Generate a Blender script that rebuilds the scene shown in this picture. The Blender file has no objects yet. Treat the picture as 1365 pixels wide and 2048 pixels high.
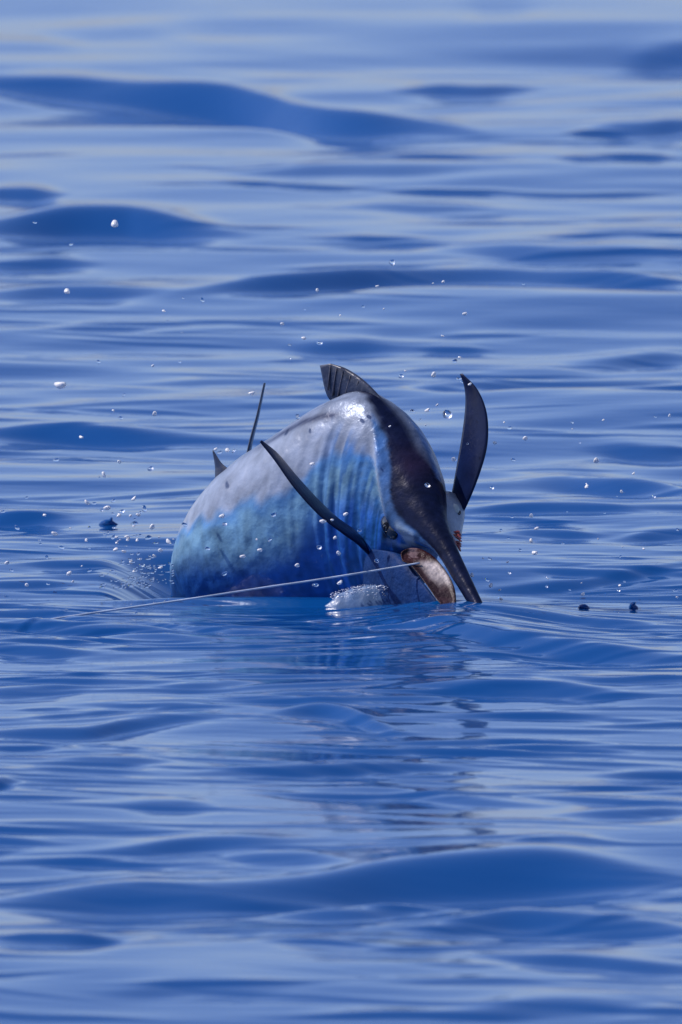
import bpy, bmesh, math, random
import numpy as np
from mathutils import Vector

rng = np.random.default_rng(11)
random.seed(5)
S = bpy.context.scene
COL = S.collection
R = math.radians

# ---------------------------------------------------------------- camera
A = R(6.0)                    # looking down at the sea from a high deck, long lens
DIST = 80.0
PPM = 600.0                   # photograph pixels per metre at the fish
fwd = np.array([0, math.cos(A), -math.sin(A)])
upv = np.array([0, math.sin(A), math.cos(A)])
target = np.array([0, 0, 0.271])
campos = target - DIST * fwd
cd = bpy.data.cameras.new('camera')
cam = bpy.data.objects.new('camera', cd); COL.objects.link(cam)
cam.location = campos
cam.rotation_euler = (math.pi / 2 - A, 0, 0)
cd.sensor_fit = 'VERTICAL'; cd.sensor_height = 36.0; cd.sensor_width = 24.0
cd.lens = 36.0 * DIST / (2048 / PPM)
cd.clip_start = 0.5; cd.clip_end = 8000
cd.dof.use_dof = True; cd.dof.focus_distance = DIST - 0.1; cd.dof.aperture_fstop = 6.3
S.camera = cam

# ---------------------------------------------------------------- sky and sun
SUN_EL, SUN_AZ = R(50), R(-82)      # azimuth measured from +Y towards +X
w = bpy.data.worlds.new('World'); S.world = w; w.use_nodes = True
nt = w.node_tree
sky = nt.nodes.new('ShaderNodeTexSky'); sky.sky_type = 'NISHITA'; sky.sun_disc = False
sky.sun_elevation = SUN_EL; sky.sun_rotation = SUN_AZ
sky.air_density = 0.75; sky.dust_density = 1.2; sky.ozone_density = 3.5
bg = nt.nodes['Background']; bg.inputs['Strength'].default_value = 0.15
tint = nt.nodes.new('ShaderNodeMix'); tint.data_type = 'RGBA'; tint.blend_type = 'MULTIPLY'
tint.inputs['Factor'].default_value = 1.0; tint.inputs['B'].default_value = (1.0, 0.955, 1.07, 1)      # even tint over the whole sky, like a white balance
nt.links.new(sky.outputs['Color'], tint.inputs['A']); nt.links.new(tint.outputs['Result'], bg.inputs['Color'])
sl = bpy.data.lights.new('sun', 'SUN'); sl.energy = 4.0; sl.angle = R(0.53); sl.color = (1.0, 0.92, 0.86)
sun = bpy.data.objects.new('sun', sl); COL.objects.link(sun)
sdir = Vector((math.sin(SUN_AZ) * math.cos(SUN_EL), math.cos(SUN_AZ) * math.cos(SUN_EL), math.sin(SUN_EL)))
sun.rotation_euler = sdir.to_track_quat('Z', 'Y').to_euler()
sun.location = (-6, 6, 10)
S.view_settings.view_transform = 'Standard'; S.view_settings.look = 'None'
S.view_settings.exposure = 0.08; S.view_settings.gamma = 1.0
S.render.film_transparent = False
S.cycles.use_denoising = True
S.cycles.caustics_refractive = True; S.cycles.caustics_reflective = True
S.cycles.max_bounces = 10

# ---------------------------------------------------------------- helpers
def ray(px, py):
    return fwd + np.array([1, 0, 0]) * ((px - 682.5) / (PPM * DIST)) + upv * ((1024 - py) / (PPM * DIST))

def P(px, py, y):
    d = ray(px, py); t = (y - campos[1]) / d[1]
    return campos + d * t

def ground(px, py, z=0.0):
    d = ray(px, py); t = (z - campos[2]) / d[2]
    return campos + d * t

def tag(o, label=None, cat=None, group=None, kind=None):
    if label: o['label'] = label
    if cat: o['category'] = cat
    if group: o['group'] = group
    if kind: o['kind'] = kind
    return o

def mesh_obj(name, verts, faces, mat, parent=None, smooth=True, colors=None):
    me = bpy.data.meshes.new(name)
    me.from_pydata([tuple(map(float, v)) for v in verts], [], faces)
    me.validate()
    if smooth: me.polygons.foreach_set('use_smooth', [True] * len(me.polygons))
    if colors is not None:
        at = me.color_attributes.new('skin', 'FLOAT_COLOR', 'POINT')
        c = np.full((len(verts), 4), .5); cc = np.asarray(colors); c[:, :cc.shape[1]] = cc
        at.data.foreach_set('color', c.ravel())
    if mat: me.materials.append(mat)
    o = bpy.data.objects.new(name, me); COL.objects.link(o)
    if parent: o.parent = parent
    return o

def catmull(pts, n):
    """n samples through the control points (any dimension)"""
    p = np.asarray(pts, float); k = len(p)
    q = np.vstack([2 * p[0] - p[1], p, 2 * p[-1] - p[-2]])
    out = []
    for s in np.linspace(0, k - 1, n):
        i = min(int(s), k - 2); t = s - i
        a, b, c, d = q[i], q[i + 1], q[i + 2], q[i + 3]
        out.append(0.5 * (2 * b + (c - a) * t + (2 * a - 5 * b + 4 * c - d) * t * t + (3 * b - a - 3 * c + d) * t ** 3))
    return np.array(out)

def sstep(a, b, x):
    t = np.clip((x - a) / (b - a), 0, 1); return t * t * (3 - 2 * t)

def grid_faces(nu, nv, closed=True):
    f = []
    for i in range(nu - 1):
        for j in range(nv if closed else nv - 1):
            k = (j + 1) % nv
            f.append((i * nv + j, i * nv + k, (i + 1) * nv + k, (i + 1) * nv + j))
    return f

def vnoise(p, f, seed=0):
    """smooth value noise on rows of points"""
    p = np.asarray(p) * f + seed * 17.31
    i = np.floor(p).astype(int); t = p - i; t = t * t * (3 - 2 * t)
    def h(a):
        n = (a[..., 0] * 374761393 + a[..., 1] * 668265263 + a[..., 2] * 1274126177) & 0x7fffffff
        n = ((n ^ (n >> 13)) * 1274126177) & 0x7fffffff
        return (n & 0xffff) / 65535.0
    r = 0
    for dx in (0, 1):
        for dy in (0, 1):
            for dz in (0, 1):
                wx = t[..., 0] if dx else 1 - t[..., 0]
                wy = t[..., 1] if dy else 1 - t[..., 1]
                wz = t[..., 2] if dz else 1 - t[..., 2]
                r = r + h(i + np.array([dx, dy, dz])) * wx * wy * wz
    return r

# ---------------------------------------------------------------- materials
def principled(name, color=(0.5,) * 3, rough=0.4, metallic=0.0, spec=0.5, ior=1.45, coat=0.0, trans=0.0,
               attr=None, bump=None, sss=0.0):
    m = bpy.data.materials.new(name); m.use_nodes = True
    n = m.node_tree.nodes; l = m.node_tree.links; b = n['Principled BSDF']
    b.inputs['Base Color'].default_value = (*color, 1); b.inputs['Roughness'].default_value = rough
    b.inputs['Metallic'].default_value = metallic; b.inputs['IOR'].default_value = ior
    b.inputs['Specular IOR Level'].default_value = spec
    b.inputs['Coat Weight'].default_value = coat; b.inputs['Coat Roughness'].default_value = 0.06
    b.inputs['Transmission Weight'].default_value = trans
    if sss: b.inputs['Subsurface Weight'].default_value = sss
    tc = n.new('ShaderNodeTexCoord')
    nz = n.new('ShaderNodeTexNoise'); nz.inputs['Scale'].default_value = 14; nz.inputs['Detail'].default_value = 6
    l.new(tc.outputs['Object'], nz.inputs['Vector'])
    mx = n.new('ShaderNodeMix'); mx.data_type = 'RGBA'; mx.blend_type = 'MULTIPLY'
    mx.inputs['Factor'].default_value = 1.0
    rp = n.new('ShaderNodeValToRGB')
    rp.color_ramp.elements[0].position = 0.3; rp.color_ramp.elements[0].color = (0.72, 0.72, 0.72, 1)
    rp.color_ramp.elements[1].position = 0.7; rp.color_ramp.elements[1].color = (1.2, 1.2, 1.2, 1)
    l.new(nz.outputs['Fac'], rp.inputs['Fac'])
    if attr:
        a = n.new('ShaderNodeAttribute'); a.attribute_name = attr
        l.new(a.outputs['Color'], mx.inputs['A']); l.new(a.outputs['Alpha'], b.inputs['Specular IOR Level'])
    else:
        mx.inputs['A'].default_value = (*color, 1)
    l.new(rp.outputs['Color'], mx.inputs['B'])
    if trans < 0.5: l.new(mx.outputs['Result'], b.inputs['Base Color'])
    if bump:
        n2 = n.new('ShaderNodeTexNoise'); n2.inputs['Scale'].default_value = bump[0]; n2.inputs['Detail'].default_value = 4
        l.new(tc.outputs['Object'], n2.inputs['Vector'])
        bp = n.new('ShaderNodeBump'); bp.inputs['Strength'].default_value = bump[1]; bp.inputs['Distance'].default_value = bump[2]
        l.new(n2.outputs['Fac'], bp.inputs['Height']); l.new(bp.outputs['Normal'], b.inputs['Normal'])
    return m

def water_material():
    m = bpy.data.materials.new('sea_water'); m.use_nodes = True
    n = m.node_tree.nodes; l = m.node_tree.links; b = n['Principled BSDF']
    b.inputs['Base Color'].default_value = (0.001, 0.052, 0.205, 1)
    b.inputs['Roughness'].default_value = 0.06; b.inputs['IOR'].default_value = 1.333
    tc = n.new('ShaderNodeTexCoord')
    mp = n.new('ShaderNodeMapping'); mp.inputs['Scale'].default_value = (1.6, 5.0, 1.0)
    nz = n.new('ShaderNodeTexNoise'); nz.inputs['Scale'].default_value = 3.2; nz.inputs['Detail'].default_value = 3
    nz.inputs['Roughness'].default_value = 0.45
    l.new(tc.outputs['Object'], mp.inputs['Vector']); l.new(mp.outputs['Vector'], nz.inputs['Vector'])
    bp = n.new('ShaderNodeBump'); bp.inputs['Strength'].default_value = 0.16; bp.inputs['Distance'].default_value = 0.008
    l.new(nz.outputs['Fac'], bp.inputs['Height']); l.new(bp.outputs['Normal'], b.inputs['Normal'])
    return m

M_water = water_material()
M_skin = principled('wet_marlin_skin', rough=0.34, metallic=0.12, coat=0.0, attr='skin', bump=(24, 0.40, 0.012))
M_fin = principled('dark_fin', (0.003, 0.009, 0.045), rough=0.35, spec=0.25, coat=0.08, bump=(60, 0.3, 0.004))
M_finpale = principled('fin_membrane', (0.03, 0.04, 0.075), rough=0.35, coat=0.4, bump=(50, 0.5, 0.006))  # paler fin colour, for the dorsal and tail fins
M_ray = principled('fin_ray', (0.07, 0.07, 0.10), rough=0.4, coat=0.2)
M_throat = principled('throat_skin', (0.006, 0.030, 0.12), rough=0.6, spec=0.12, bump=(40, 0.7, 0.010))
M_jaw = principled('jaw_skin', attr='skin', rough=0.45, coat=0.1, bump=(60, 0.7, 0.008))
M_gill = principled('raw_gill', (0.35, 0.07, 0.06), rough=0.3, coat=0.6, bump=(80, 0.8, 0.006))
M_cheek = principled('pale_cheek', (0.30, 0.33, 0.38), rough=0.3, coat=0.5, bump=(55, 0.6, 0.008))
M_eye = principled('eye_dark', (0.006, 0.008, 0.014), rough=0.08, coat=1.0)
M_eyepale = principled('eye_pale', (0.42, 0.46, 0.42), rough=0.15, coat=1.0)
M_line = principled('nylon_line', (0.42, 0.5, 0.62), rough=0.3, coat=0.3)
M_drop = principled('water_drop', (1, 1, 1), rough=0.15, ior=1.333, trans=0.35)  # white body colour stands in for the sun glint on drops
M_clear = principled('clear_splash', (0.9, 0.95, 1), rough=0.08, ior=1.333, trans=1.0)
M_froth = principled('froth', (0.09, 0.16, 0.30), rough=0.3, coat=0.05, bump=(30, 0.5, 0.008))
M_foam = principled('foam', (0.62, 0.68, 0.78), rough=0.3, coat=0.3)

# ---------------------------------------------------------------- the sea
def spaced(segs):
    out = [segs[0][0]]
    for a, b, n in segs: out += list(np.linspace(a, b, n + 1)[1:])
    return np.array(out)

def outward(core, far, n):
    lo, hi = core[0], core[-1]
    d0 = core[1] - core[0]; d1 = core[-1] - core[-2]
    def geo(d, n, L):
        r = 1.02
        for _ in range(200):
            s = d * (r ** n - 1) / (r - 1)
            r *= (L / s) ** (0.9 / n)
        return np.cumsum(d * r ** np.arange(1, n + 1))
    return np.concatenate([(lo - geo(d0, n, far))[::-1], core, hi + geo(d1, n, far)])

# dark wave faces: polylines in photograph pixels, thickness in pixels, slope
BANDS = [
 ([(-80,155),(0,165),(200,185),(450,205),(650,245),(850,265),(970,278)], 75, .17),
 ([(-60,15),(250,15),(520,25)], 40, .13), ([(70,75),(420,80)], 34, .07), ([(800,182),(1070,180)], 34, .13),
 ([(900,20),(1100,5)], 34, .07),
 ([(1240,108),(1420,104)], 34, .12), ([(1150,272),(1420,262)], 34, .09),
 ([(-60,460),(200,448),(300,450),(480,470)], 62, .15), ([(-60,518),(180,514)], 30, .12),
 ([(340,604),(600,582),(800,562),(1000,548),(1200,558),(1420,580)], 52, .15), ([(880,500),(1420,520)], 40, .07),
 ([(-60,606),(320,600)], 30, .07), ([(470,352),(700,348),(960,345)], 30, .06), ([(-60,396),(120,393)], 34, .12),
 ([(580,690),(790,685)], 28, .08), ([(230,762),(660,758)], 26, .09),
 ([(760,784),(1000,776),(1200,772),(1420,755)], 40, .15), ([(1100,725),(1420,700)], 34, .07),
 ([(-60,868),(120,872),(400,882)], 34, .14), ([(640,480),(890,482)], 20, .06), ([(700,410),(1000,415)], 22, .05),
 ([(970,965),(1130,962),(1250,975),(1420,992)], 50, .13), ([(1180,890),(1420,895)], 36, .11),
 ([(-60,1028),(160,1040)], 34, .13), ([(940,1038),(1130,1034),(1290,1042)], 24, .15),
 ([(1000,1075),(1200,1078)], 16, .1), ([(1240,1085),(1420,1072)], 24, .12), ([(960,1165),(1200,1150),(1420,1125)], 20, .12),
 ([(40,1138),(240,1134)], 18, .13), ([(60,1085),(230,1076)], 14, .09), ([(-60,1170),(150,1168)], 16, .1),
 ([(-60,1222),(110,1232),(230,1244)], 26, .13), ([(-60,1252),(100,1256),(320,1262)], 30, .13),
 ([(250,1240),(420,1262),(600,1268)], 14, .1),
 ([(860,1225),(1050,1232),(1420,1252)], 26, .13), ([(700,1245),(900,1280),(1100,1308),(1250,1322),(1420,1330)], 42, .13),
 ([(180,1275),(420,1285)], 20, .1), ([(-60,1300),(180,1310)], 22, .11),
 ([(-60,1464),(150,1464),(260,1448),(410,1436)], 36, .16), ([(560,1430),(640,1428),(700,1436),(800,1462)], 34, .15),
 ([(830,1388),(1040,1392),(1270,1402)], 40, .18), ([(-60,1385),(180,1380)], 26, .1),
 ([(300,1380),(520,1372)], 22, .1), ([(-60,1500),(130,1500)], 22, .12),
 ([(380,1556),(700,1538),(980,1526)], 26, .12), ([(90,1540),(340,1530)], 20, .08), ([(560,1578),(800,1590),(1080,1616)], 28, .09),
 ([(1200,1535),(1420,1528)], 26, .11), ([(1120,1640),(1420,1630)], 24, .08), ([(190,1698),(420,1690),(640,1688)], 30, .1),
 ([(-60,1590),(40,1575)], 24, .12), ([(240,1615),(430,1622)], 22, .07),
 ([(-60,1800),(300,1790),(600,1772),(900,1748),(1420,1752)], 90, .15), ([(520,1826),(900,1806)], 40, .12),
 ([(860,1866),(1100,1852),(1420,1880)], 64, .16), ([(-60,1912),(290,1888)], 44, .13), ([(980,1925),(1420,1950)], 36, .12),
 ([(430,1700),(700,1730)], 30, .06), ([(200,2000),(600,1985)], 30, .06), ([(900,2030),(1300,2010)], 30, .05),
 ([(100,1240),(150,1222),(260,1217)], 7, .2), ([(0,1262),(60,1252),(110,1238)], 7, .14),
]

def wave_height(X, Y):
    Z = np.zeros_like(X)
    far = np.clip((np.hypot(X, Y) - 30) / 120, 0, 1)
    r2 = np.random.default_rng(4)
    # wind waves and small swell, crests lying mostly across the view
    N = 74
    lam = np.exp(r2.uniform(np.log(0.30), np.log(5.5), N))
    th = r2.normal(R(90 + 3), R(19), N)
    ph = r2.uniform(0, 2 * np.pi, N)
    patch = 0.55 + 0.75 * np.sin(0.31 * X + 0.11 * Y + 1.1) * np.sin(0.23 * Y - 0.17 * X + 0.4)
    calm = 1 - .35 * sstep(0.5, -2.5, Y)
    for la, t, p in zip(lam, th, ph):
        k = 2 * np.pi / la
        sl = 0.0080 if la > 1.2 else 0.0085
        wv = (sl / k) * np.sin(k * (np.cos(t) * X + np.sin(t) * Y) + p)
        if la < 1.0: wv = wv * np.clip(patch, 0.15, 1.3) * (1 - far)
        Z += wv * (1 - 0.8 * far) * calm
    # ripples running out from the fish
    near = np.exp(-((X - 0.05) ** 2 / 2.2 ** 2 + (Y + 0.2) ** 2 / 2.6 ** 2) )
    for i in range(46):
        la = np.exp(r2.uniform(np.log(0.10), np.log(0.42))); t = r2.normal(R(90), R(17)); p = r2.uniform(0, 6.28)
        k = 2 * np.pi / la
        Z += near * 0.0065 / k * np.sin(k * (np.cos(t) * X + np.sin(t) * Y) + p)
    # the big dark wave faces
    jobs = []
    for pts, th_, sl_ in BANDS:
        g = np.array([ground(*p)[:2] for p in pts]); mid = pts[len(pts) // 2]
        dy = abs(ground(mid[0], mid[1] - 5)[1] - ground(mid[0], mid[1] + 5)[1]) / 10
        sl2 = 2.3 * sl_
        gm = ground(*mid); d_ = math.hypot(gm[1] - campos[1], campos[2]); ppm = PPM * DIST / d_; gz = campos[2] / d_
        jobs.append((g, .56 * th_ / (ppm * (gz + .8 * sl2)), sl2))
    for _ in range(700):                     # short steep wavelets everywhere between them
        y = r2.uniform(-12, 20) if r2.random() < .7 else r2.uniform(-4, 3)
        x = r2.uniform(-4.5, 4.5); L = r2.uniform(.25, .9); tl = r2.normal(0, .10)
        if abs(x) < .75 and -.1 < y < 1.3: continue
        g = np.array([(x - L / 2, y - tl * L), (x, y + r2.normal(0, .02)), (x + L / 2, y + tl * L)])
        jobs.append((g, r2.uniform(.012, .045), r2.uniform(.08, .30)))
    for _ in range(260):                     # fine chop stirred up round the fish
        y = r2.normal(-.3, 1.3); x = r2.uniform(-2.2, 2.2); L = r2.uniform(.12, .6); tl = r2.normal(0, .07)
        if abs(x) < .75 and -.12 < y < 1.3: continue
        g = np.array([(x - L / 2, y - tl * L), (x, y + r2.normal(0, .01)), (x + L / 2, y + tl * L)])
        jobs.append((g, r2.uniform(.008, .022), r2.uniform(.10, .34)))
    for _ in range(330):                     # loose chop on the open water before and beyond the fish
        y = r2.uniform(-13, -3) if r2.random() < .62 else r2.uniform(2, 14)
        x = r2.uniform(-2.6, 2.6); L = r2.uniform(.3, 1.2); tl = r2.normal(-.03, .09)
        g = np.array([(x - L / 2, y - tl * L), (x, y + r2.normal(0, .03)), (x + L / 2, y + tl * L)])
        jobs.append((g, r2.uniform(.012, .04), r2.uniform(.10, .26)))
    for _ in range(85):                     # steeper little faces in the water before the fish
        y = r2.uniform(-6, -.45); x = r2.uniform(-2, 2); L = r2.uniform(.25, .95); tl = r2.normal(-.05, .10)
        g = np.array([(x - L / 2, y - tl * L), (x, y + r2.normal(0, .02)), (x + L / 2, y + tl * L)])
        jobs.append((g, r2.uniform(.010, .030), r2.uniform(.2, .42)))
    for g, wd, sl_ in jobs:
        x0, x1 = g[0, 0], g[-1, 0]
        sel = (X[0] > x0 - 0.2) & (X[0] < x1 + 0.2)
        if not sel.any(): continue
        c0, c1 = np.where(sel)[0][[0, -1]]
        ymin, ymax = g[:, 1].min() - 7 * wd, g[:, 1].max() + 7 * wd
        rs = np.where((Y[:, 0] > ymin) & (Y[:, 0] < ymax))[0]
        if len(rs) == 0: continue
        sub = np.s_[rs[0]:rs[-1] + 1, c0:c1 + 1]
        xs = X[0, c0:c1 + 1]
        cl = catmull(g, 60)
        yc = np.interp(xs, cl[:, 0], cl[:, 1])
        L = x1 - x0
        e = min(0.38 * L, 0.55)
        eo = min(.15, .2 * L); win = sstep(x0 - eo, x0 + e, xs) * (1 - sstep(x1 - e, x1 + eo, xs))
        ww = wd * (0.55 + 0.45 * win)
        rr = r2.uniform(0, 6.28, 4)
        yc = yc + wd * (.22 * np.sin(xs * 5.1 / max(L, .6) * 2 + rr[0]) + .12 * np.sin(xs * 9.0 + rr[1]))
        win = win * (.82 + .18 * np.sin(xs * 4.3 + rr[2]))
        s = (Y[sub] - yc[None, :]) / ww[None, :]
        Z[sub] += win[None, :] * sl_ * ww[None, :] * s / (1 + s ** 4) ** .25 * np.exp(-(s / 2.8) ** 2)
    # hollow behind the crest that hides the belly, and the crest itself
    hx = sstep(-0.82, -0.50, X) * (1 - sstep(0.10, 0.34, X))
    Z -= 0.13 * hx * sstep(-0.10, 0.10, Y) * (1 - sstep(0.75, 1.25, Y))
    base_keep = 1 - 0.75 * np.exp(-((X + 0.25) / 0.6) ** 2 - ((Y + 0.13) / 0.12) ** 2)
    Z *= base_keep
    Z += 0.055 * np.exp(-((X - 0.40) / 0.30) ** 2 - ((Y + 0.60) / np.where(Y < -.6, 1.1, .40)) ** 2)      # water heaped up round the bill
    Z += 0.009 * hx * np.exp(-((Y + 0.13) / 0.08) ** 2)
    return Z

gx = outward(spaced([(-5, -2.4, 60), (-2.4, 2.4, 370), (2.4, 5, 60)]), 4000, 55)
gy = outward(spaced([(-14, -2.6, 500), (-2.6, 2.2, 600), (2.2, 20, 680)]), 4000, 70)
X, Y = np.meshgrid(gx, gy)
Z = wave_height(X, Y)

def sea_z(x, y):
    i = np.clip(np.searchsorted(gy, y), 1, len(gy) - 1); j = np.clip(np.searchsorted(gx, x), 1, len(gx) - 1)
    return Z[i, j]

ny, nx = X.shape
me = bpy.data.meshes.new('sea')
me.vertices.add(nx * ny)
me.vertices.foreach_set('co', np.stack([X, Y, Z], -1).astype(np.float32).ravel())
ii = np.arange(ny - 1)[:, None] * nx + np.arange(nx - 1)[None, :]
quads = np.stack([ii, ii + 1, ii + nx + 1, ii + nx], -1).reshape(-1, 4).astype(np.int32)
me.loops.add(quads.size); me.loops.foreach_set('vertex_index', quads.ravel())
me.polygons.add(len(quads))
me.polygons.foreach_set('loop_start', np.arange(len(quads), dtype=np.int32) * 4)
me.polygons.foreach_set('use_smooth', np.ones(len(quads), bool))
me.update(calc_edges=True); me.materials.append(M_water)
sea = bpy.data.objects.new('sea', me); COL.objects.link(sea)
tag(sea, 'deep blue rippled open sea with long smooth swells', 'sea', kind='structure')

# ---------------------------------------------------------------- the marlin
marlin = bpy.data.objects.new('marlin', None); COL.objects.link(marlin)
tag(marlin, 'hooked blue and silver marlin arching out of the sea, bill pointing down', 'fish')

# stations along the body: back midline (pixel, depth), belly midline (pixel, depth), width, right-hand direction
ST = [
 ((978, 1236, -.665), (969, 1245, -.64), .022, (-.81, -.58, 0)),
 ((962, 1208, -.62), (950, 1220, -.58), .036, (-.81, -.58, 0)),
 ((934, 1150, -.53), (917, 1166, -.49), .050, (-.81, -.58, 0)),
 ((902, 1085, -.44), (880, 1108, -.39), .068, (-.81, -.58, 0)),
 ((876, 1034, -.37), (840, 1095, -.27), .125, (-.81, -.58, 0)),
 ((852,  970, -.29), (815, 1125, -.12), .220, (-.82, -.57, 0)),
 ((826,  902, -.20), (808, 1192, -.02), .290, (-.83, -.56, 0)),
 ((790,  835, -.11), (776, 1215,  .05), .330, (-.82, -.57, 0)),
 ((730,  782,  .00), (726, 1220,  .12), .360, (-.78, -.62, 0)),
 ((650,  806,  .12), (660, 1225,  .20), .390, (-.72, -.69, 0)),
 ((560,  864,  .25), (590, 1230,  .30), .400, (-.68, -.73, 0)),
 ((470,  924,  .38), (525, 1230,  .42), .390, (-.70, -.71, 0)),
 ((404,  995,  .52), (475, 1230,  .55), .350, (-.76, -.65, 0)),
 ((382, 1075,  .72), (440, 1230,  .74), .270, (-.88, -.47, 0)),
 ((400, 1130,  .95), (420, 1235,  .95), .170, (-1.0, -.05, 0)),
 ((440, 1130, 1.16), (445, 1185, 1.16), .090, (-.90, .40, 0)),
 ((472, 1115, 1.28), (475, 1160, 1.28), .050, (-.80, .60, 0)),
]
NS, NR = 270, 120
ctrl = np.array([np.concatenate([P(*a), P(*b), [wd], sd]) for a, b, wd, sd in ST])
spl = catmull(ctrl, NS)
ridge = spl[:, :3]; belly = spl[:, 3:6]; WW = np.maximum(spl[:, 6], .006); SIDE = spl[:, 7:10]
UP = ridge - belly; HH = np.linalg.norm(UP, axis=1); UP = UP / HH[:, None]
SIDE = SIDE - (SIDE * UP).sum(1)[:, None] * UP; SIDE /= np.linalg.norm(SIDE, axis=1)[:, None]
tan = np.cross(SIDE, UP); tan = tan * np.sign((tan * np.gradient(ridge, axis=0)).sum(1))[:, None]
station = np.linspace(0, len(ST) - 1, NS)

def body_point(i, th, lift=0.0):
    """i ring index (float ok), th 0 at the back, + on the fish's right side"""
    i0 = int(np.clip(math.floor(i), 0, NS - 2)); f = i - i0
    def at(k):
        c, s = math.cos(th), math.sin(th)
        hh, ww = HH[k] / 2 + lift, WW[k] / 2 + lift
        ce = math.copysign(abs(c) ** 0.92, c); se = math.copysign(abs(s) ** (0.85 + (.40 * float(sstep(7.0, 8.2, station[k])) if c > 0 else 0)), s)
        return ridge[k] - UP[k] * HH[k] / 2 + UP[k] * hh * ce + SIDE[k] * ww * se
    return at(i0) * (1 - f) + at(i0 + 1) * f

def st2ring(s): return s / (len(ST) - 1) * (NS - 1)

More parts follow.
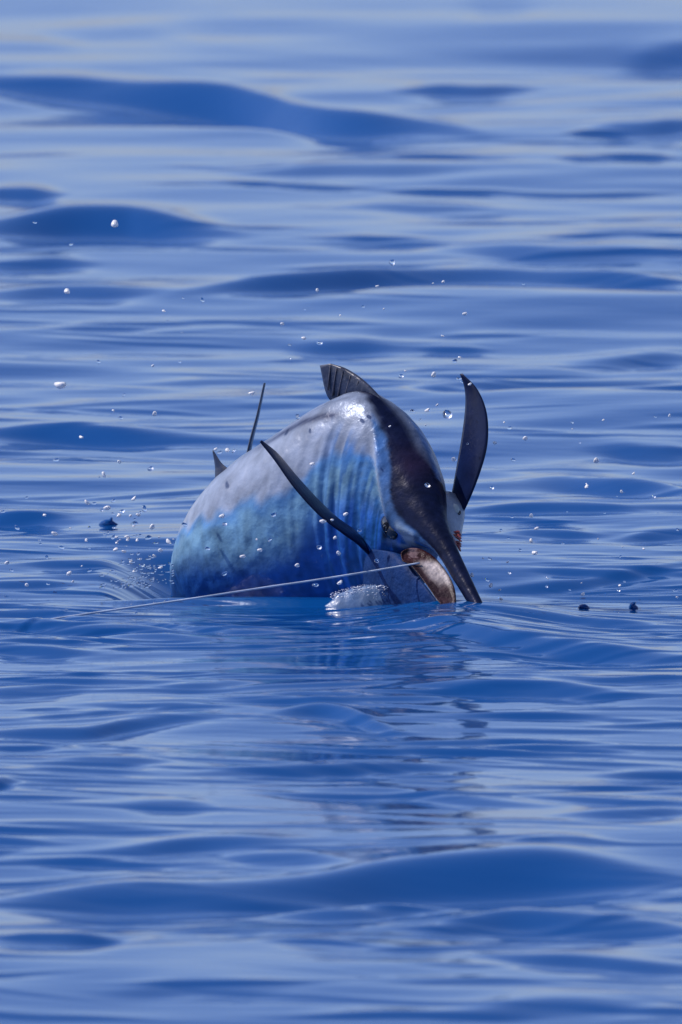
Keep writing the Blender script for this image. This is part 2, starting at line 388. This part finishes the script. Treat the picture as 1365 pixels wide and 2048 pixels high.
V = []; C = []
PTS = []; SA = []
for i in range(NS):
    for j in range(NR):
        th = 2 * math.pi * j / NR
        if th > math.pi: th -= 2 * math.pi
        PTS.append(body_point(min(i, NS - 1.001), th)); SA.append((station[i], abs(th) / math.pi))
PTS = np.array(PTS); SA = np.array(SA)
def na(x, y, z): return np.stack([x, y, np.full_like(x, z)], -1)
N0 = vnoise(PTS, 26); N1 = vnoise(na(SA[:, 0] * 1.6, SA[:, 1] * 7, .3), 1.0); N2 = vnoise(na(SA[:, 0] * 9, SA[:, 1] * 4, 2.3), 1.0)
N5 = vnoise(na(SA[:, 0] * 3.0, SA[:, 1] * 26, 5.1), 1.0); N6 = vnoise(na(SA[:, 0] * 8, SA[:, 1] * 6, 9.4), 1.0); N3 = vnoise(PTS, 60, 3); N4 = vnoise(PTS, 22, 4)
for i in range(NS):
    s = station[i]
    for j in range(NR):
        th = 2 * math.pi * j / NR
        if th > math.pi: th -= 2 * math.pi
        q = i * NR + j; p = PTS[q]; n1, n2, n3, n4 = N1[q], N2[q], N3[q], N4[q]
        n = p - (ridge[i] - UP[i] * HH[i] / 2); n /= np.linalg.norm(n) + 1e-9
        a = abs(th) / math.pi
        d = 0.0
        # gill cover: raised plate with a crease behind it, brow over the eye, folds of skin on the shoulder
        edge = 6.8 - 6.8 * (a - .2)
        if a > 0.14 and th > 0:
            lo = float(sstep(.14, .22, a)) * float(1 - sstep(.46, .56, a))
            d += 0.014 * float((1 - sstep(edge - .12, edge + .04, s)) * sstep(edge - 1.1, edge - .3, s)) * lo
            d -= 0.010 * math.exp(-((s - edge - .12) / .09) ** 2) * lo
        if a > .2:
            fold = math.sin(s * 13 + 5 * a + 2.2 * math.sin(s * 3.1))
            d += 0.0035 * fold * float(sstep(6.4, 6.8, s) * (1 - sstep(7.7, 8.6, s))) * float(sstep(.2, .3, a))
        # groove along the back for the folded fin, crest beside it
        d -= 0.010 * math.exp(-((a - .085) / .016) ** 2) * float(sstep(8.0, 8.4, s) * (1 - sstep(9.2, 11, s)))
        d += 0.004 * math.exp(-((a - .125) / .02) ** 2) * float(sstep(7.9, 8.4, s) * (1 - sstep(9.6, 11.5, s)))
        nse = N0[q] - .5
        d += 0.004 * nse * float(sstep(4, 6, s))
        if a > .12 and th > 0:
            d += 0.0075 * (N6[q] - .5) * float(sstep(6.3, 6.8, s) * (1 - sstep(8.6, 10, s))) * float(sstep(.15, .28, a))
            d += 0.0060 * (N5[q] - .5) * float(sstep(8.0, 9.5, s)) * float(sstep(.12, .3, a))
        V.append(p + n * d)
        # ---- skin colour
        gl = .42; back = np.array([.006, .010, .034]); slate = np.array([.15, .19, .28]); silver = np.array([.26, .31, .41])
        cobalt = np.array([.016, .10, .29]); teal = np.array([.15, .31, .46]); deep = np.array([.014, .075, .27])
        # flank: silver with painted sky reflection, teal stripe, blue with painted sea reflection below
        la = float(np.interp(s, [6, 7, 8, 9, 10, 11, 12, 13, 15], [.2, .26, .35, .42, .41, .36, .29, .25, .2])) + .05 * (n1 - .5) + .07 * (n4 - .5)
        col = slate * (.85 + .3 * n1)
        k = float(sstep(.08, .2, a)); col = col * (1 - k) + silver * (.8 + .25 * n2) * k
        k = float(sstep(la - .015, la + .03, a)); col = col * (1 - k) + (.55 * cobalt * 1.6 + .45 * teal) * (.6 + .8 * n4) * k
        k = float(sstep(la + .03, la + .07, a)); col = col * (1 - k) + teal * (.55 + .5 * n2 + .5 * n4) * k
        k = float(sstep(la + .11, la + .24, a + .1 * (n4 - .5))); col = col * (1 - k) + deep * (.5 + .7 * n1 + .6 * n3) * (1 + .7 * float(1 - sstep(7.5, 9, s))) * k
        # vertical cobalt bars on the shoulder behind the gill cover
        bar = float(sstep(.38, .56, n2)) * float(sstep(edge + .1, edge + .3, s) * (1 - sstep(7.6, 8.4, s))) * float(sstep(.2, .3, a))
        col = col * (1 - .85 * bar) + cobalt * (.6 + .8 * n3) * .85 * bar
        # gill cover: cobalt in front of a pale silver rim
        k = float(1 - sstep(edge - .22, edge - .05, s)) * float(sstep(.08, .12, a)); pl = (.12 * silver + .88 * cobalt) * (.35 + .7 * n2 + .5 * n4)
        col = col * (1 - k) + pl * k
        k = math.exp(-((s - edge + .02) / .11) ** 2) * float(sstep(.12, .2, a)) * float(1 - sstep(.46, .54, a)) * .9; col = col * (1 - k) + silver * 1.1 * k
        # dark crown of the head and bill, narrowing to a dark ridge at the dorsal fin
        cw = float(np.interp(s, [0, 2, 3, 4, 5, 5.5, 6, 6.5, 7, 7.5, 8, 9, 17], [.9, .8, .6, .44, .36, .28, .18, .125, .09, .07, .05, .0, .0]))
        k = float(1 - sstep(cw - .02, cw + .02 + .05 * (n4 - .5), a + .03 * (n3 - .5)))
        if th < 0 and s > 5.2: k *= float(1 - sstep(.10, .17, a + .1 * float(sstep(5.2, 6, s)) ))  # far side of the crown kept paler, sky reflection put into the colour
        col = col * (1 - k) + back * (.7 + .7 * n3) * k; gl = gl * (1 - k) + .16 * k
        # pale streaks along the upper jaw
        k = .85 * float(sstep(.42, .6, n4)) * float(sstep(2.6, 3.2, s) * (1 - sstep(4.7, 5.1, s))) * float(sstep(cw, cw + .08, a)); col = col * (1 - k) + np.array([.30, .40, .50]) * k
        # pale left cheek
        if th < 0 and 3.2 < s < 6.0:
            k = float(sstep(.30, .38, a)) * .8; col = col * (1 - k) + np.array([.26, .29, .33]) * (.6 + .7 * n3) * k
        # violet tone on the crown
        k = .5 * math.exp(-((s - 5.7) / .5) ** 2) * float(1 - sstep(.05, .2, a)); col = col * (1 - k) + np.array([.035, .02, .05]) * k
        # shade painted into the crease where the folded fin lies along the back
        k = .92 * math.exp(-((a - (.205 - .04 * (s - 8.2))) / .020) ** 2) * float(sstep(7.95, 8.3, s) * (1 - sstep(9.4, 10.8, s)))
        if th > 0: col = col * (1 - k) + back * 2 * k
        # eye socket darkened in the skin colour for its shade
        if th > 0:
            k = min(1, 1.6 * math.exp(-((s - 5.05) / .26) ** 2 - ((a - .50) / .075) ** 2)); col = col * (1 - k) + back * .5 * k
        gl *= 1 - .75 * float(1 - sstep(.12, .34, a)) * float(sstep(6.2, 7, s) * (1 - sstep(9, 11, s)))
        C.append((*col, gl))
V = np.array(V); C = np.array(C)
F = grid_faces(NS, NR)
F.append(tuple(range(NR))[::-1]); F.append(tuple(range((NS - 1) * NR, NS * NR)))
mesh_obj('body', V, F, M_skin, marlin, colors=C)

def blade(name, edgeA, edgeB, thick, mat, parent, n=40, m=10, bow=(0, 0, 0), colors=None):
    """a fin: a lens section between two 3-D edges that meet at the tip"""
    a = catmull(edgeA, n); b = catmull(edgeB, n)
    vs = []
    for i in range(n):
        t = i / (n - 1)
        ch = b[i] - a[i]; L = np.linalg.norm(ch) + 1e-6
        tg = (a[min(i + 1, n - 1)] + b[min(i + 1, n - 1)] - a[max(i - 1, 0)] - b[max(i - 1, 0)]); tg /= np.linalg.norm(tg) + 1e-9
        nn = np.cross(ch / L, tg); nn /= np.linalg.norm(nn) + 1e-9
        hw = min(thick * (1 - .75 * t), L * .45)
        for j in range(m):
            ph = 2 * math.pi * j / m
            u = .5 - .5 * math.cos(ph)
            vs.append(a[i] + ch * u + nn * hw * math.sin(ph) * (1.1 - .5 * u) + np.array(bow) * math.sin(t * math.pi))
    f = grid_faces(n, m); f.append(tuple(range(m))[::-1]); f.append(tuple(range((n - 1) * m, n * m)))
    return mesh_obj(name, vs, f, mat, parent)

# far pectoral fin: a tall sickle standing up beside the head
lead = [P(905, 1062, -.16), P(934, 1012, -.19), P(961, 945, -.20), P(976, 885, -.19), P(974, 825, -.16), P(955, 778, -.12), P(925, 747, -.08)]
trail = [P(878, 1040, -.10), P(900, 998, -.10), P(914, 930, -.10), P(925, 865, -.09), P(931, 810, -.08), P(929, 775, -.07), P(920, 748, -.07)]
blade('pectoral_fin', lead, trail, .012, M_fin, marlin)
# near pectoral fin: swept up and back, seen nearly edge on
lead = [P(742, 1112, -.14), P(716, 1088, -.22), P(690, 1070, -.28), P(640, 1032, -.34), P(590, 978, -.38), P(550, 922, -.41), P(520, 884, -.42)]
trail = [P(730, 1082, -.10), P(708, 1058, -.16), P(675, 1034, -.20), P(637, 998, -.24), P(595, 952, -.29), P(558, 908, -.34), P(524, 880, -.41)]
blade('pectoral_fin', lead, trail, .011, M_fin, marlin)

# dorsal fin: low front lobe swept back from the nape
lead = [P(815, 878, -.15), P(778, 815, -.07), P(735, 766, -.01), P(695, 738, .05), P(662, 727, .10)]
trail = [P(748, 805, .02), P(712, 806, .07), P(676, 808, .11), P(654, 790, .13), P(640, 731, .13)]
dorsal = blade('dorsal_fin', lead, trail, .014, M_finpale, marlin)
la_, tb_ = catmull(lead, 40), catmull(trail, 40)
def ray_tube(a, b, r):
    t_ = (b - a) / np.linalg.norm(b - a); u_ = np.cross(t_, [0, 1, 0]); u_ /= np.linalg.norm(u_); w_ = np.cross(u_, t_)
    vs = [a + (b - a) * f_ + (u_ * math.cos(q) + w_ * math.sin(q)) * r * (1 - .6 * f_) for f_ in (0, .5, 1) for q in np.arange(6) * math.pi / 3]
    return mesh_obj('fin_ray', vs, grid_faces(3, 6) + [tuple(range(6))[::-1], tuple(range(12, 18))], M_ray, dorsal)
for q in range(5):
    i0 = 14 + 4 * q
    a0 = tb_[i0] * .85 + la_[i0] * .15; b0 = la_[min(39, i0 + 8)] * .9 + tb_[min(39, i0 + 8)] * .1
    ray_tube(a0 + np.array([-.004, -.008, 0]), b0 + np.array([-.003, -.006, 0]), .0035)
# second dorsal fin near the tail
lead = [P(458, 938, .40), P(443, 925, .42), P(427, 900, .44)]
trail = [P(430, 965, .46), P(430, 932, .46), P(425, 902, .45)]
blade('second_dorsal_fin', lead, trail, .006, M_finpale, marlin, n=16)
# tail fin: two long thin lobes from the tail root; the upper one shows above the back
lead = [P(462, 1110, 1.30), P(480, 1000, 1.30), P(496, 900, 1.31), P(514, 830, 1.33), P(528, 766, 1.36)]
trail = [P(482, 1105, 1.45), P(492, 1000, 1.42), P(503, 900, 1.40), P(519, 830, 1.39), P(532, 766, 1.37)]
tail = blade('tail_fin', lead, trail, .010, M_finpale, marlin)
lead = [P(462, 1118, 1.30), P(440, 1150, 1.30), P(400, 1190, 1.28), P(350, 1215, 1.24), P(300, 1225, 1.20)]
trail = [P(482, 1130, 1.45), P(455, 1170, 1.42), P(410, 1205, 1.36), P(355, 1222, 1.28), P(300, 1227, 1.21)]
blade('tail_fin', lead, trail, .010, M_finpale, marlin)

# eyes
def ellipsoid(name, c, r, axes, mat, parent, nu=14, nv=20):
    vs = []
    for i in range(nu):
        p = math.pi * i / (nu - 1)
        for j in range(nv):
            q = 2 * math.pi * j / nv
            vs.append(np.array(c) + axes[0] * r[0] * math.sin(p) * math.cos(q) + axes[1] * r[1] * math.sin(p) * math.sin(q) + axes[2] * r[2] * math.cos(p))
    return mesh_obj(name, vs, grid_faces(nu, nv), mat, parent)

i = st2ring(5.05); k = int(i); c = body_point(i, .49 * math.pi, -.008); ax = (tan[k], UP[k], SIDE[k])
e = ellipsoid('eye', c, (.050, .036, .020), ax, M_eye, marlin)
ellipsoid('pupil', c + SIDE[k] * .014, (.016, .016, .008), ax, M_eye, e)
# far gill cover, flared out from the cheek, with the far eye on it
a_ = [P(872, 985, -.20), P(880, 1015, -.25), P(888, 1048, -.30), P(900, 1082, -.36), P(912, 1118, -.42)]
b_ = [P(912, 990, -.12), P(930, 1018, -.17), P(926, 1056, -.24), P(920, 1088, -.32), P(915, 1120, -.41)]
gc = blade('gill_cover', a_, b_, .016, M_cheek, marlin, n=24, m=14); tag(gc, 'pale flared gill cover on the far cheek')
ax = (np.array([.35, -.35, -.87]), np.array([.87, .2, .45]), np.array([.35, -.9, 0]))
c = P(911, 1018, -.215)
e = ellipsoid('eye', c, (.019, .014, .012), ax, M_eyepale, marlin)
ellipsoid('pupil', c + np.array([.012, -.006, -.012]), (.008, .008, .006), ax, M_eye, e)

# lower jaw, hanging open under the bill
rim = [(805, 1122), (803, 1106), (818, 1097), (844, 1099), (872, 1117), (896, 1148), (909, 1176), (911, 1206), (898, 1216), (880, 1206), (862, 1182), (842, 1154), (822, 1131)]
def jy(py): return float(np.interp(py, [1090, 1215], [-.36, -.60]))
loop = catmull(rim + [rim[0]], 61)[:-1]
spine = [(812, 1108), (835, 1125), (858, 1152), (880, 1180), (895, 1203)]
sc_ = catmull(spine, 200)
jv = []; jc = []; JR = 9
for face in (0, 1):                       # 0: hollow inner face towards the bill, 1: rounded outer face
    for q in range(JR):
        rho = 1 - q / (JR - 1) * .97
        for (x, y) in loop:
            m_ = sc_[np.argmin((sc_[:, 0] - x) ** 2 + (sc_[:, 1] - y) ** 2)]
            ex, ey = m_[0] + (x - m_[0]) * rho, m_[1] + (y - m_[1]) * rho
            p0 = P(ex, ey, jy(ey))
            if face == 0: off = -.004 * (1 - abs(2 * rho - 1.72) ** 2) * (rho > .72) + .004 * (1 - rho ** 2)
            else: off = .012 + .045 * math.sqrt(max(0, 1 - rho ** 2))
            p = p0 + np.array([.15, 1.0, -.25]) * off
            jv.append(p)
            nz = float(vnoise(np.array([p]), 45, 2)[0]); nz2 = float(vnoise(np.array([p]), 110, 5)[0]); nz3 = float(vnoise(np.array([[ex * .02 + ey * .03, ex * .22 - ey * .2, 1]]), 1, 8)[0])
            along = (ey - 1093) / 115; right = (ex - m_[0]) / 30 - (ey - m_[1]) / 60
            k = float(sstep(.20, .34, along) * (1 - sstep(.5, .82, along + .2 * (nz - .5)))) * float(sstep(-.15, .45, right + .4 * (nz - .5))) * (1 - .8 * float(sstep(.86, .97, rho))) * (face == 0)
            dark = np.array([.030, .014, .018]) * (.5 + nz); pale = np.array([.62, .55, .55]) * (.15 + .35 * nz + .6 * nz3 ** 1.5 + .2 * nz2)
            if along < .28: dark = np.array([.030, .008, .010]) * (.3 + 1.2 * nz); 
            if along < .2 and abs(ex - 826) < 9 and face == 0: dark = np.array([.16, .10, .11])
            jc.append((*(dark * (1 - k) + pale * k), .22))
NL = len(loop); jf = []
for face in (0, 1):
    o = face * JR * NL
    jf += [tuple(o + q for q in (f if face else f[::-1])) for f in grid_faces(JR, NL)]
    jf.append(tuple(o + (JR - 1) * NL + q for q in range(NL)))
for q in range(NL): jf.append((q, (q + 1) % NL, JR * NL + (q + 1) % NL, JR * NL + q))
lj = mesh_obj('lower_jaw', jv, jf, M_jaw, marlin, colors=np.array(jc)); tag(lj, 'gaping brown lower jaw with pale pinkish lining')
bmf = bmesh.new(); bmf.from_mesh(lj.data); bmesh.ops.recalc_face_normals(bmf, faces=bmf.faces); bmf.to_mesh(lj.data); bmf.free()

# loose blue skin of the throat between the body and the jaw
a_ = [P(800, 1108, -.30), P(822, 1134, -.39), P(845, 1162, -.46), P(868, 1192, -.52), P(892, 1226, -.57)]
b_ = [P(735, 1100, -.10), P(728, 1130, -.12), P(726, 1165, -.14), P(728, 1200, -.16), P(740, 1240, -.20)]
blade('throat', a_, b_, .030, M_throat, marlin, n=24, m=16)
# torn red gill filaments on the far cheek
gv = []; gf = []
for q in range(16):
    b = P(905 + random.uniform(-4, 12), 1062 + q * 3.2 + random.uniform(-3, 3), -.36)
    d = np.array([random.uniform(.004, .02), random.uniform(-.02, .0), random.uniform(-.028, -.008)])
    o = len(gv)
    for i in range(4):
        t = i / 3; rr = .0075 * (1 - .6 * t)
        for j in range(5):
            ph = 2 * math.pi * j / 5
            gv.append(b + d * t + np.array([math.cos(ph) * rr, math.sin(ph) * rr, .3 * rr * math.sin(ph)]))
    gf += [tuple(o + k for k in f) for f in grid_faces(4, 5)] + [tuple(o + 15 + k for k in range(5))]
g = mesh_obj('gill_filaments', gv, gf, M_gill, marlin); tag(g, 'torn red gill filaments')

# ---------------------------------------------------------------- fishing line
def tube(name, pts, r, mat, parent=None, m=8, n=80):
    p = catmull(pts, n); t = np.gradient(p, axis=0); vs = []
    for i in range(n):
        d = t[i] / np.linalg.norm(t[i]); a = np.cross(d, [0, 0, 1]); a /= np.linalg.norm(a); b = np.cross(a, d)
        for j in range(m):
            q = 2 * math.pi * j / m
            vs.append(p[i] + (a * math.cos(q) + b * math.sin(q)) * r)
    f = grid_faces(n, m); f.append(tuple(range(m))[::-1]); f.append(tuple(range((n - 1) * m, n * m)))
    return mesh_obj(name, vs, f, mat, parent)

ln = tube('fishing_line', [P(840, 1126, -.435), P(740, 1143, -.46), P(620, 1162, -.50), P(530, 1175, -.53), P(380, 1198, -.60), P(200, 1224, -.68), P(0, 1254, -.80), P(-400, 1312, -.95)], .0035, M_line)
tag(ln, "taut pale fishing line running from the marlin's open mouth", 'fishing line')

# ---------------------------------------------------------------- flying droplets
DROPS = [(198,724,9),(306,731,6),(360,724,6),(310,827,9),(248,790,6),(227,821,5),(242,836,8),(163,874,7),(112,920,9),(208,949,11),
 (302,937,11),(239,923,7),(54,995,6),(175,1005,9),(189,1007,7),(215,1016,13),(245,1023,11),(238,1031,8),(228,1001,9),(268,997,8),(289,1017,11),
 (277,1030,9),(270,1047,12),(305,1053,9),(297,1075,12),(338,1083,9),(370,1049,9),(232,1099,10),(283,1131,12),(263,1123,8),(124,1096,12),
 (110,1067,10),(34,1055,9),(173,1080,6),(179,1141,10),(139,1146,9),(24,1141,8),(14,1125,9),(94,1114,6),(54,1170,7),(97,1168,7),(90,1030,6),
 (6,1023,8),(257,1077,7),(227,1074,8),(321,1101,9),(277,1108,7),(230,447,13),(143,488,9),(135,582,12),(405,600,8),(328,622,6),(785,525,10),
 (887,563,6),(1047,568,6),(930,627,8),(727,613,6),(565,648,8),(640,686,11),(608,676,7),(580,690,6),(755,572,5),(70,445,6),(635,580,6),
 (803,752,9),(868,749,9),(825,822,10),(855,820,8),(910,722,9),(920,715,6),(1020,856,9),(1051,876,9),(1027,920,8),(1193,921,11),(984,975,8),
 (1174,973,8),(1308,993,7),(1244,983,6),(1025,1034,7),(1063,1031,8),(1002,1061,6),(1074,1057,9),(1018,1076,6),(1063,1081,7),(1355,1059,7),
 (1070,1105,10),(980,1118,7),(1016,1124,6),(1019,1146,6),(982,1170,8),(1094,1173,7),(1166,1188,7),(1237,1180,7),(1240,1171,6),(1352,1181,8),
 (1003,1198,6),(1249,1163,5),(504,786,9),(596,833,8),(625,928,10),(548,1030,10),(692,1028,8),(638,1095,10),(678,1106,8),(754,1121,9),
 (486,1113,11),(450,1048,9),(444,1032,9),(632,1170,11),(680,1165,9),(855,970,10),(952,930,9),(931,931,11),(908,918,9),(415,1097,10),
 (595,1130,9),(450,1147,9),(665,1040,7),(540,1080,8),(520,1100,8),(720,1060,8),(670,1075,7),(440,905,8),(455,900,8),(468,902,8),(432,898,6),
 (925,765,7),(940,768,6),(918,757,8),(875,810,6),(1145,845,5),(990,885,7),(1040,1100,7),(945,1150,7),(975,1160,7),(1000,1180,6)]
rd = random.Random(9)
for _ in range(46): DROPS.append((rd.gauss(250, 75), rd.gauss(1085, 55), rd.uniform(3.5, 7)))
for _ in range(26): DROPS.append((rd.uniform(930, 1365), rd.uniform(820, 1200), rd.uniform(3, 5.5)))
for _ in range(14): DROPS.append((rd.uniform(300, 900), rd.uniform(560, 860), rd.uniform(3, 5)))

drop_meshes = []
for v in range(6):
    bm = bmesh.new(); bmesh.ops.create_icosphere(bm, subdivisions=2, radius=1.0)
    sx, sz = rd.uniform(.8, 1.6), rd.uniform(.6, 1.0)
    off = [rd.uniform(-1, 1) for _ in range(3)]
    for vt in bm.verts:
        c = vt.co
        k = 1 + .30 * math.sin(2.3 * c.x + off[0] * 3) * math.cos(1.9 * c.z + off[1] * 3)
        vt.co = Vector((c.x * sx * k + .22 * off[2] * c.z * c.z, c.y * k, c.z * sz * k))
    me = bpy.data.meshes.new('water_droplet'); bm.to_mesh(me); bm.free()
    me.polygons.foreach_set('use_smooth', [True] * len(me.polygons)); me.materials.append(M_drop if v % 2 else M_clear)
    drop_meshes.append(me)

def droplet(px, py, d, label, group, y=None, k=0):
    if y is None:
        on_fish = 350 < px < 930 and 800 < py
        y = rd.uniform(-.72, -.55) if on_fish else rd.uniform(-.45, .35)
        g0 = ground(px, py)[1]
        y = min(y, g0 - .12)
    p = P(px, py, y)
    o = bpy.data.objects.new('water_droplet', drop_meshes[k % len(drop_meshes)]); COL.objects.link(o)
    o.location = p; s = d / 2 / PPM * 1.05
    o.scale = (s, s, s); o.rotation_euler = (rd.uniform(-.4, .4), rd.uniform(-.8, .8), rd.uniform(0, 6))
    tag(o, label, 'droplet', group)
    return o

def spray_set(px, py):
    if px < 345 and py > 880: return 'small water droplet thrown up beside the tail end of the marlin', 'droplets beside the tail end'
    if px < 345 or py < 720: return 'small water droplet flying high in the air clear of the marlin', 'droplets high in the air'
    if px < 930 and py > 880: return "small water droplet flying in front of the marlin's body", 'droplets in front of the marlin'
    if px < 930: return "small water droplet flying over the marlin's back between its fins", 'droplets over the back'
    return 'small water droplet flying beyond the upright pectoral fin and bill', 'droplets beyond the bill'
for k, (px, py, d) in enumerate(DROPS):
    lbl, grp = spray_set(px, py)
    droplet(px, py, d, lbl, grp, k=k)
droplet(121, 769, 18, 'largest lone water droplet in the air, behind the marlin on its tail side', 'droplets high in the air', .1, 1)
droplet(895, 828, 17, 'large bright water droplet between the dorsal fin and the tall upright pectoral fin', 'droplets over the back', -.3, 2)
droplet(646, 1043, 13, 'bright water droplet touching the lower edge of the swept near pectoral fin', 'droplets in front of the marlin', -.6, 3)

# ---------------------------------------------------------------- churned water at the waterline
def lumps(name, spots, mat, label, cat, kind='stuff'):
    vs = []; fs = []
    bm = bmesh.new(); bmesh.ops.create_icosphere(bm, subdivisions=1, radius=1.0)
    base = np.array([v.co[:] for v in bm.verts]); bf = [[v.index for v in f.verts] for f in bm.faces]; bm.free()
    for (p, r) in spots:
        o = len(vs)
        j = 1 + .35 * (rng.random((len(base), 1)) - .5)
        vs += list(np.array(p) + base * j * np.array(r)); fs += [tuple(o + q for q in f) for f in bf]
    o = mesh_obj(name, vs, fs, mat); tag(o, label, cat, kind=kind); return o

sp = []
for _ in range(110):
    px = rd.gauss(290, 38); py = 1176 - abs(rd.gauss(0, 26)) - (8 if px > 300 else 0)
    if px > 345: px = 345
    y = rd.uniform(-.05, .12)
    sp.append((P(px, py, y), np.array([rd.uniform(.002, .012), .004, rd.uniform(.0015, .005)])))
lumps('splash', sp, M_clear, 'churned splash of clear water at the tail end of the marlin', 'splash')
def peak(outline, y, depth, label):
    n_ = len(outline); vs = []
    for r_, k_ in ((1, -1), (1.0, 0), (.0, 1), (1, 2)):
        cx = sum(p[0] for p in outline) / n_; cy = sum(p[1] for p in outline) / n_
        for (x, yy) in outline:
            f_ = .55 if k_ in (-1, 2) else 1.0
            vs.append(P(cx + (x - cx) * f_, cy + (yy - cy) * f_, y + {-1: -depth, 0: -.3 * depth, 1: .4 * depth, 2: depth}[k_]) if k_ != 1 else P(x, yy, y + .3 * depth))
    f = grid_faces(4, n_); f.append(tuple(range(n_))[::-1]); f.append(tuple(range(3 * n_, 4 * n_)))
    tag(mesh_obj('splash_peak', vs, f, M_water), label, 'splash', 'dark peaks of splashed water')
for cx, cy, pts, lab in [
    (217, 1044, [(-19, 4), (-14, -1), (-6, -5), (2, -6), (6, -10), (9, -8), (9, -3), (16, 2), (24, 7), (18, 16), (-14, 16)], 'jagged dark peak of water flicked up behind the tail end of the marlin'),
    (1168, 1211, [(-11, 3), (-9, -1), (-3, -3), (3, -3), (8, 0), (12, 4), (8, 12), (-8, 12)], 'low dark hump of splashed water nearer the bill'),
    (1268, 1211, [(-11, 14), (-10, 2), (-8, -4), (-1, -8), (5, -7), (3, -2), (9, 3), (10, 14)], 'curled dark hump of splashed water farther out past the bill')]:
    gy_ = next((y for y in np.arange(-4, 8, .01) if P(cx, cy + 5, y)[2] < sea_z(P(cx, cy + 5, y)[0], y)), 0)
    peak([(cx + a, cy + b) for a, b in pts], gy_, .03, lab)
fm = []
for _ in range(520):
    px = rd.uniform(662, 850); top = 1169 + ((px - 742) / 100) ** 2 * 28
    py = top + abs(rd.gauss(0, .6)) * 18
    if py > 1200 or not 655 < px < 862: continue
    q = rd.random()
    fm.append((P(px, py, rd.uniform(-.31, -.27)), np.array([.0012 + .006 * q ** 4, .003, .0009 + .0022 * q ** 4])))
fv = []; NF, MF = 40, 10
for i in range(NF):
    t = i / (NF - 1); px = 640 + 230 * t; top = 1171 + ((px - 742) / (92 if px < 742 else 118)) ** 2 * 40 + 2 * math.sin(px * .09) + 1.2 * math.sin(px * .23)
    for j in range(MF):
        u = j / (MF - 1); f_ = math.sin(math.pi * t) ** .5
        py = min(top, 1216) + (1240 - min(top, 1216)) * u
        fv.append(P(px, py, -.235 - .05 * f_ * math.sin(u * math.pi * .6)))
    for j in range(MF):
        fv.append(fv[-MF] + np.array([0, .05, -.01]))
ff = []
K = 2 * MF
for i in range(NF - 1):
    for j in range(MF - 1):
        ff.append((i * K + j, i * K + j + 1, (i + 1) * K + j + 1, (i + 1) * K + j))
        ff.append((i * K + MF + j, (i + 1) * K + MF + j, (i + 1) * K + MF + j + 1, i * K + MF + j + 1))
    ff.append((i * K, (i + 1) * K, (i + 1) * K + MF, i * K + MF))
mound = mesh_obj('foam_mound', fv, ff, M_froth)
tag(mound, "smooth pale swell of aerated water below the marlin's throat", 'foam', kind='stuff')
lumps('foam', fm, M_foam, "white bubbling foam under the marlin's throat", 'foam')
